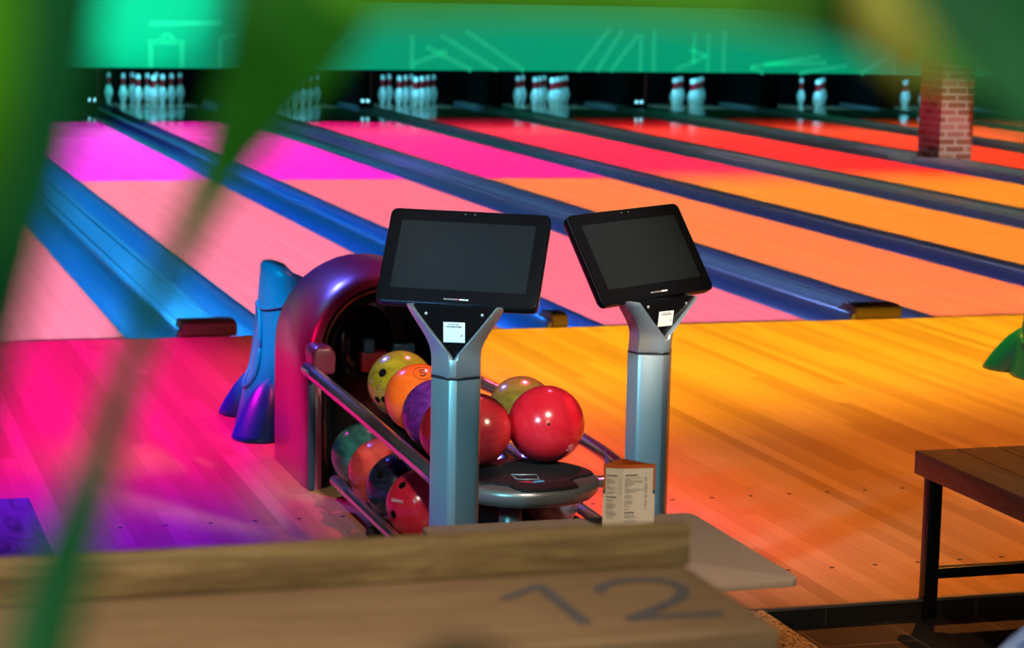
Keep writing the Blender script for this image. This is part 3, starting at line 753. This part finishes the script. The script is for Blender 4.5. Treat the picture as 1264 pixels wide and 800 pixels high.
for wd in (.3, .36, .42, 0, .34, .4): 
    if wd: LI.append((.06, .06 + wd, v, .006, 2))
    v -= .021
panel(FC, FR, 'menu_leaf', CM, LI, (0, .93))
b = MB()
for p, q in ((FR, FB), (FB, FL)):
    b.add([(p.x, p.y, .6205), (q.x, q.y, .6205), (q.x, q.y, .6205 + Hm * .99), (p.x, p.y, .6205 + Hm * .99)], [(0, 1, 2, 3)])
b.build('menu_back', M['orange_card'], t, o)
b = MB(); b.add([(-.655, -6.268, .70), (-.632, -6.262, .70), (-.655, -6.268, .768)], [(0, 1, 2)]); b.build('menu_flap', M['purple_card'], t, o)

# ------------------------------------------------------------------ numbered bar shelf in the foreground
t = thing('bar_shelf', 'narrow wooden bar shelf with upright ledge and painted number 12', 'shelf', (-1.75, -8.28, -.0004)); o = t.location.copy()
b = MB(); b.box2((-2.35, -8.395, 1.022), (-1.243, -8.148, 1.05)); b.build('shelf_board', M['shelf_wood'], t, o, bevel=.004, seg=3)
b = MB(); b.box2((-2.35, -8.160, 1.0505), (-1.240, -8.140, 1.094)); b.build('ledge', M['ledge_wood'], t, o, bevel=.0025)
b = MB()
ZK = [1.0506]
def flat_stroke(P, w):
    ZK[0] += .00012; z = ZK[0]
    P = [Vector((x, y, 0)) for x, y in P]; L = []; R = []
    for i, p in enumerate(P):
        d = (P[min(i + 1, len(P) - 1)] - P[max(i - 1, 0)]).normalized(); n_ = Vector((-d.y, d.x, 0)) * w / 2
        L.append((p.x + n_.x, p.y + n_.y)); R.append((p.x - n_.x, p.y - n_.y))
    for i in range(len(P) - 1):
        b.add([(*L[i], z), (*L[i + 1], z), (*R[i + 1], z), (*R[i], z)], [(0, 1, 2, 3)])
flat_stroke([(-1.466, -8.240), (-1.440, -8.219), (-1.418, -8.203), (-1.412, -8.201)], .013)
flat_stroke([(-1.4165, -8.197), (-1.416, -8.27), (-1.4155, -8.340)], .0135)
two = [(-1.366, -8.236), (-1.358, -8.218), (-1.338, -8.204), (-1.318, -8.199), (-1.299, -8.203), (-1.284, -8.218), (-1.280, -8.238), (-1.287, -8.260), (-1.305, -8.284), (-1.335, -8.308), (-1.368, -8.333)]
sm = []
for i in range(len(two) - 1):
    for k in range(3): sm.append((lerp(two[i][0], two[i + 1][0], k / 3), lerp(two[i][1], two[i + 1][1], k / 3)))
sm.append(two[-1]); flat_stroke(sm, .0135); flat_stroke([(-1.374, -8.334), (-1.276, -8.336)], .0135)
b.build('number_12', M['number_paint'], t, o)
for x in (-2.2, -1.45):
    b = MB(); b.prism([(-8.16, .80), (-8.16, 1.021), (-8.36, 1.021), (-8.36, 1.00), (-8.19, .80)], lambda u, v, d: (d, u, v), x - .015, x + .015); b.build('bracket', M['black_steel'], t, o)
b = MB(); b.box2((-2.33, -8.19, 0), (-1.27, -8.155, 1.02)); b.build('front_panel', M['matte_black'], t, o)

# ------------------------------------------------------------------ benches
def bench(label, x0, y1, L, W, m, mleg, n=4):
    t = thing('bench', label, 'bench', (x0 + W / 2, y1 - L / 2, -.055), 0, 'wooden benches behind the approach'); o = t.location.copy()
    w = W / n
    for k in range(n):
        b = MB(); b.box2((x0 + k * w + .0015, y1 - L, .336 if k in (0, n - 1) else .368), (x0 + (k + 1) * w - .0015, y1, .40)); b.build('plank', m, t, o, bevel=.003)
    for yy in (y1 - .075, y1 - L + .04):
        for xx in (x0 + .012, x0 + W - .052):
            b = MB(); b.box2((xx, yy, -.0545), (xx + .040, yy + .034, .3355 if 1 else 0)); b.build('leg', mleg, t, o, bevel=.002)
        b = MB(); b.box2((x0 + .05, yy + .004, .055), (x0 + W - .05, yy + .030, .085)); b.build('stretcher', mleg, t, o, bevel=.002)
    return t
bench('dark wooden bench with black steel legs on brown tiles at the right edge', .772, -4.786, 1.5, .50, M['bench_wood'], M['black_steel'])
bench('dark swirl-grained wooden bench lit purple at the left edge', -2.56, -4.862, 1.3, .96, M['bench_wood_swirl'], M['black_steel'], 6)

# ------------------------------------------------------------------ pale blue stool back, lower right corner
t = thing('bar_stool', 'pale blue bar stool whose back shows in the lower right corner', 'stool', (-.730, -8.335, -.055), 0); 
b = MB(); rings = []
def seatring(s, z): return [(s * .20 * math.copysign(abs(math.cos(a)) ** .7, math.cos(a)), s * .19 * math.copysign(abs(math.sin(a)) ** .7, math.sin(a)), z) for a in [2 * pi * k / 28 for k in range(28)]]
b.loft([seatring(.9, .70), seatring(1, .715), seatring(1, .735), seatring(.93, .75)], True); b.build('seat', M['pale_blue'], t)
b = MB(); rings = []
for q in (0, .12, .25, .38, .5, .58, .66, .73, .79, .84, .88, .92, .95, .975, .99, 1):
    z = lerp(.74, 1.045, q); w = .19 * (1 - max(0, (q - .55) / .452) ** 2.6) ** .455
    ring = []
    for j in range(13):
        u = -1 + 2 * j / 12; ring.append((u * w, .17 - .06 * u * u + .03 * q, z))
    for j in range(12, -1, -1):
        u = -1 + 2 * j / 12; ring.append((u * w, .19 - .06 * u * u + .03 * q, z))
    rings.append(ring)
b.loft(rings, True); b.build('backrest', M['pale_blue'], t, smooth=True)
for sx in (-1, 1):
    for sy in (-1, 1):
        b = MB(); b.tube([(sx * .12, sy * .12, .70), (sx * .20, sy * .20, .0006)], .012, 10); b.build('leg', M['black_steel'], t)
b = MB(); ring = [(.165 * math.cos(a), .165 * math.sin(a)) for a in [2 * pi * k / 4 + pi / 4 for k in range(5)]]
b.tube([(x * 1.45, y * 1.45, .25) for x, y in ring], .009, 8, cap=False); b.build('foot_ring', M['black_steel'], t)

# ------------------------------------------------------------------ leafy plant close to the camera
t = thing('leafy_plant', 'leafy green potted plant whose blurred leaves frame the view', 'plant', (-2.75, -9.80, -.055)); o = t.location.copy()
b = MB(); b.lathe([(.001, 0), (.15, 0), (.19, .36), (.20, .38), (.18, .38), (.17, .34), (.001, .335)], 28, (-2.75, -9.80, -.055)); b.build('pot', M['pot'], t, o)
b = MB(); b.lathe([(.001, .33), (.172, .33), (.172, .345), (.001, .352)], 24, (-2.75, -9.80, -.055)); b.build('soil', M['soil'], t, o)
LEAF = {
'A': ('leaf_dark', [(-2.0629,-9.8483,1.6603,0.0295),(-2.0664,-9.8626,1.6299,0.0250),(-2.0704,-9.8647,1.6089,0.0228),(-2.0749,-9.8661,1.5908,0.0205),(-2.0785,-9.8577,1.5695,0.0179),(-2.0824,-9.8402,1.5387,0.0097)]),
'A2': ('leaf_bright', [(-2.0748,-9.8872,1.6587,0.0113),(-2.0765,-9.9008,1.6366,0.0117),(-2.0783,-9.9032,1.6175,0.0103),(-2.0807,-9.8951,1.5972,0.0056)]),
'B': ('leaf_mid', [(-1.9923,-9.7850,1.6645,0.0330),(-1.9972,-9.7869,1.6426,0.0349),(-2.0025,-9.7875,1.6280,0.0275),(-2.0085,-9.7824,1.6149,0.0193),(-2.0142,-9.7775,1.6015,0.0112),(-2.0196,-9.7774,1.5913,0.0086),(-2.0249,-9.7774,1.5806,0.0067),(-2.0290,-9.7773,1.5731,0.0037)]),
'B2': ('leaf_dark', [(-2.0249,-9.7823,1.5831,0.0041),(-2.0305,-9.7872,1.5748,0.0066),(-2.0403,-9.8076,1.5599,0.0067),(-2.0492,-9.8284,1.5448,0.0081),(-2.0555,-9.8390,1.5320,0.0106),(-2.0617,-9.8496,1.5199,0.0130),(-2.0680,-9.8608,1.5036,0.0146)]),  # lower part of leaf B, its shading put into a darker green
'C': ('leaf_bright', [(-2.0068,-9.8464,1.6494,0.0097),(-1.9992,-9.8494,1.6457,0.0195),(-1.9883,-9.8526,1.6469,0.0218),(-1.9728,-9.8572,1.6482,0.0227),(-1.9449,-9.8659,1.6484,0.0237),(-1.9217,-9.8736,1.6461,0.0237),(-1.9048,-9.8795,1.6419,0.0221),(-1.8863,-9.8864,1.6351,0.0211),(-1.8633,-9.8951,1.6252,0.0146)]),
'D': ('leaf_highlight', [(-1.9062,-9.8882,1.6515,0.0079),(-1.9038,-9.8906,1.6405,0.0159),(-1.9015,-9.8925,1.6331,0.0143),(-1.8996,-9.8944,1.6249,0.0032)]),
'E': ('leaf_dark', [(-1.9108,-9.9178,1.6556,0.0178),(-1.9012,-9.9228,1.6434,0.0252),(-1.8942,-9.9268,1.6318,0.0222),(-1.8850,-9.9323,1.6151,0.0089)]),
'F': ('leaf_grey', [(-1.9851,-9.8360,1.4896,0.0106),(-1.9749,-9.8382,1.4958,0.0124),(-1.9665,-9.8411,1.4942,0.0106),(-1.9516,-9.8472,1.4851,0.0035)]),
}
for k, (mn, pts) in LEAF.items():
    b = MB(); P = [Vector(p[:3]) for p in pts]; rows = []
    fine = []
    for i in range(len(P) - 1):                              # Catmull-Rom through the leaf's midrib
        a, c, d, e = P[max(i - 1, 0)], P[i], P[i + 1], P[min(i + 2, len(P) - 1)]
        for q in range(5):
            s = q / 5; fine.append((.5 * (2 * c + (d - a) * s + (2 * a - 5 * c + 4 * d - e) * s * s + (3 * c - a - 3 * d + e) * s ** 3), lerp(pts[i][3], pts[i + 1][3], s)))
    fine.append((P[-1], pts[-1][3]))
    for i, (p, w) in enumerate(fine):
        tg = (fine[min(i + 1, len(fine) - 1)][0] - fine[max(i - 1, 0)][0]).normalized()
        nn = Vector((-.28, -.93, .25)); sd = tg.cross(nn).normalized(); nn = sd.cross(tg).normalized()
        e = .0006
        up = [p + sd * w * .5 * u + nn * (.12 * w * abs(u) + (e if top_ else -e)) for top_ in (1,) for u in (-1, -.5, 0, .5, 1)]
        dn = [p + sd * w * .5 * u + nn * (.12 * w * abs(u) - e) for u in (1, .5, 0, -.5, -1)]
        rows.append(up + dn)
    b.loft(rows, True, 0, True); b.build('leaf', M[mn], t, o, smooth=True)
stalks = [('A', 0), ('A2', 0), ('B', 0), ('C', 0), ('D', 0), ('E', 0), ('F', 3), ('B2', 0)]
for nm, idx in stalks:
    e = Vector(LEAF[nm][1][0 if idx == 0 else -1][:3]); s0 = Vector((-2.75, -9.80, .29)) + Vector((random.uniform(-.05, .05), random.uniform(-.05, .05), 0))
    if nm == 'B2': continue
    if nm == 'F': mid = [Vector((-2.6, -9.8, .6)), Vector((-1.95, -9.80, 1.30)), Vector((-1.93, -9.83, 1.44))]
    else: mid = [Vector((-2.72, -9.80, .9)), Vector((-2.58, -9.82, 1.55)), Vector((-2.38, -9.84, 1.83)), Vector((e.x - .05, e.y, 1.80)), Vector((e.x - .012, e.y, e.z + .05))]
    K = [s0] + mid + [e]; P = []
    for i in range(len(K) - 1):
        a, c, d, ee = K[max(i - 1, 0)], K[i], K[i + 1], K[min(i + 2, len(K) - 1)]
        for q in range(6):
            s = q / 6; P.append(.5 * (2 * c + (d - a) * s + (2 * a - 5 * c + 4 * d - ee) * s * s + (3 * c - a - 3 * d + ee) * s ** 3))
    P.append(e); b = MB(); b.tube(P, .003, 8); b.build('stem', M['stem'], t, o)

# ------------------------------------------------------------------ light
w = bpy.data.worlds.new('world'); SC.world = w; w.use_nodes = True
w.node_tree.nodes['Background'].inputs[0].default_value = (.5, .6, .8, 1); w.node_tree.nodes['Background'].inputs[1].default_value = .004

def framed_lamp(name, loc, color, E, x0, x1, y0, y1, sx=.03, sy=.1, sy0=None):
    """unseen point lamp masked by direction: lights only its rectangle of floor, evenly (E = irradiance scale)"""
    l = bpy.data.lights.new(name, 'POINT'); l.shadow_soft_size = .01; l.energy = E * 4 * pi * pi * loc[2] ** 2
    l.color = (1, 1, 1); l.use_nodes = True
    ob = bpy.data.objects.new(name, l); COL.objects.link(ob); ob.location = loc
    class Q: pass
    q = Q(); q.node_tree = l.node_tree; N = NT(q)
    em = l.node_tree.nodes['Emission']; em.inputs[0].default_value = (*color, 1)
    tc = N.node('ShaderNodeTexCoord'); x, y, z = N.sep(tc.outputs['Normal'])
    az = N.math('MAXIMUM', N.math('ABSOLUTE', z), .02); sgn = SGN
    gx = N.math('MULTIPLY', N.math('DIVIDE', x, az), loc[2] * sgn); gy = N.math('MULTIPLY', N.math('DIVIDE', y, az), loc[2] * sgn)
    def edge(v, a, wd, up):
        m_ = N.node('ShaderNodeMapRange', interpolation_type='SMOOTHSTEP'); N.link(v, m_.inputs[0])
        m_.inputs[1].default_value = a - wd / 2; m_.inputs[2].default_value = a + wd / 2
        m_.inputs[3].default_value = 0 if up else 1; m_.inputs[4].default_value = 1 if up else 0
        return m_.outputs[0]
    k = N.math('MULTIPLY', N.math('MULTIPLY', edge(gx, x0 - loc[0], sx, True), edge(gx, x1 - loc[0], sx, False)),
               N.math('MULTIPLY', edge(gy, y0 - loc[1], sy if sy0 is None else sy0, True), edge(gy, y1 - loc[1], sy, False)))
    fall = N.math('DIVIDE', 1.0, N.math('POWER', az, 3.0))
    down = N.math('GREATER_THAN', N.math('MULTIPLY', z, -sgn), 0.0)
    N.link(N.math('MULTIPLY', N.math('MULTIPLY', k, fall), down), em.inputs[1])
    return ob
SGN = 1
def area(name, loc, target, col, power, size, spread=pi, sy=None):
    l = bpy.data.lights.new(name, 'AREA'); l.energy = power; l.color = col; l.size = size; l.spread = spread
    if sy: l.shape = 'RECTANGLE'; l.size_y = sy
    ob = bpy.data.objects.new(name, l); COL.objects.link(ob); ob.location = loc
    ob.rotation_euler = (Vector(target) - Vector(loc)).to_track_quat('-Z', 'Y').to_euler(); return ob
def spot(name, loc, target, col, power, ang, blend=.6, rad=.05):
    l = bpy.data.lights.new(name, 'SPOT'); l.energy = power; l.color = col; l.spot_size = math.radians(ang); l.spot_blend = blend; l.shadow_soft_size = rad
    ob = bpy.data.objects.new(name, l); COL.objects.link(ob); ob.location = loc
    ob.rotation_euler = (Vector(target) - Vector(loc)).to_track_quat('-Z', 'Y').to_euler(); return ob
FAR = [(2.2, .0, 3.6), (2.2, .0, 3.6), (2.4, .0, 2.3), (2.4, .0, .95), (2.4, .0, .28), (2.4, .012, .06), (2.2, .07, .02), (2.0, .22, .02), (1.9, .3, .02)]
NEAR = [(1.9, .55, 1.35), (1.9, .52, 1.25), (1.9, .42, .90), (1.9, .52, .22), (1.9, .66, .09), (1.9, .70, .06), (1.9, .62, .05), (1.8, .5, .05), (1.8, .5, .05)]
for i, (x0, x1) in enumerate(LANES):
    cx = (x0 + x1) / 2
    soft = .15 if i < 4 else 2.2
    framed_lamp('lane_far_lamp', (cx, 11.6, 3.7), FAR[i], 1.15, x0 + .005, x1 - .005, 7.95, 15.2, .03, soft)
    framed_lamp('lane_near_lamp', (cx, 4.0, 3.7), NEAR[i], 1.05, x0 + .005, x1 - .005, .05, 7.95, .03, soft if i >= 4 else .15, .1)
# unseen lights added to tint the gutter strips, teal left to violet right
GUT = [(0, .8, 2.4), (.05, .95, 2.9), (.04, .5, 2.6), (.20, .34, .9), (.20, .24, .42), (.40, .40, .36), (.36, .34, .30), (.36, .34, .25), (.3, .3, .2), (.3, .3, .2)]
for i, (x0, x1) in enumerate(EDGE):
    cx = (x0 + x1) / 2
    framed_lamp('gutter_fill', (cx, 5.0, 3.7), GUT[i], 1.0, x0, x1, .05, 10.5, .02, 3.0, .1)
    framed_lamp('gutter_far_fill', (cx, 12.0, 3.7), [(.06, .02, 1.4), (.06, .02, 1.4), (.09, .02, 1.3), (.14, .06, .7), (.14, .10, .45), (.2, .12, .28), (.2, .12, .24), (.2, .12, .2), (.2, .15, .1), (.2, .15, .1)][i], .9, x0, x1, 8.5, 15.2, .02, 2.5)
    if i >= 3: framed_lamp('gutter_violet_fill', (cx + 1.0, 5.0, 3.7), (.50, .0, 1.6), 1.3, x0, x0 + .15, .05, 9.5, .02, 2, .1)  # added to imitate violet glints in the right-hand gutters
# approach colours
framed_lamp('pink_wash', (-2.3, -.3, 3.0), (1.1, .0, .74), 2.2, -4.5, -.45, -3.0, .0, .7, .06, 1.8)
framed_lamp('purple_wash', (-1.9, -4.2, 3.2), (.20, .0, 1.6), 2.0, -1.9, -.85, -5.4, -3.1, .7, 1.2)
framed_lamp('yellow_wash', (2.6, -1.0, 3.5), (1.25, .74, .03), 2.1, .4, 6.0, -2.0, .0, 1.4, .06, 1.8)
framed_lamp('orange_wash', (1.8, -3.2, 3.5), (1.0, .33, .05), 1.1, .3, 5.0, -5.2, -1.5, 1.0, 1.8)
framed_lamp('red_wash', (.9, -2.2, 3.4), (1.1, .09, .20), 1.7, -.4, .65, -4.3, -.4, 1.0, 1.4)
# unseen blue, green and red spots added to tint the hood and ramp
spot('blue_accent', (-1.3, -1.2, 2.4), (-.38, -2.95, .62), (.10, .12, 1), 420, 20, .8, .12)
spot('green_accent', (-1.7, -2.4, 1.9), (-.5, -2.9, .55), (.0, 1, .6), 60, 10, .8, .08)
spot('ramp_fill', (-2.2, -3.2, 2.6), (-.45, -2.1, .3), (.0, .75, 1), 700, 8, .5, .08)
spot('hood_fill', (-2.5, -3.5, 1.7), (-.57, -2.93, .42), (1, .0, .13), 230, 12, .8, .1)
# seat side: warm house light, cool left lamp, plus unseen fills added per object
spot('house_lamp', (-.2, -8.6, 3.7), (-.70, -6.75, .6), (1, .80, .62), 330, 28, .7, .2)
spot('shelf_fill', (-2.15, -9.5, 3.2), (-1.95, -8.2, 1.05), (1, .86, .58), 300, 46, .8, .25)
spot('tile_fill', (.2, -7.4, 3.4), (.78, -5.25, 0), (1, .80, .62), 90, 14, .8, .15)
spot('bench_fill', (1.0, -6.4, 3.5), (1.08, -5.75, .4), (1, .80, .62), 110, 30, .6, .2)
spot('ball_fill', (-.75, -7.4, 2.9), (-.24, -3.95, .32), (1, .92, .80), 650, 16, .5, .10)
spot('rack_fill', (-1.95, -7.1, 2.6), (-.38, -3.85, .25), (1, .88, .78), 270, 13, .6, .10)
spot('cool_key', (-2.7, -6.9, 1.75), (-.40, -4.9, .62), (.20, .76, 1), 400, 20, .7, .12)
area('leaf_top_fill', (-1.8, -11.0, 2.7), (-2.0, -9.85, 1.6), (.85, 1, .72), 26, .4)  # unseen lights added behind the camera to brighten the leaves
area('leaf_fill', (-1.65, -11.1, 1.85), (-2.0, -9.8, 1.6), (.85, 1, .72), 8, .5)
spot('screen_fill', (1.4, -7.6, 2.7), (-.01, -4.72, .94), (1, .76, .52), 900, 9, .5, .12)  # added spot, warm tint stands in for the right screen's reflection
spot('mask_fill', (1.8, 14.0, 1.3), (1.8, 17.8, 1.5), (.0, 1, .66), 950, 38, .8, .05)  # unseen spot added to brighten the left of the masking wall
spot('screen_fill', (-2.6, -6.6, 2.6), (-.57, -4.98, .97), (.08, .42, 1), 170, 8, .5, .12)  # added spot, blue tint stands in for the left screen's reflection
spot('stool_fill', (-.5, -9.4, 2.7), (-.72, -8.2, .9), (.80, .88, 1), 110, 16, .6, .12)  # unseen spot added to brighten the stool back
# lamps inside the pin decks
for li in PSETS:
    cx = (LANES[li][0] + LANES[li][1]) / 2
    area('pin_lamp', (cx, 17.72, .80) if 0 else (cx - .1, 17.92, .62), (cx, 18.7, .1), (.15, .70, 1), 5.0, .8, 2.4, .06)
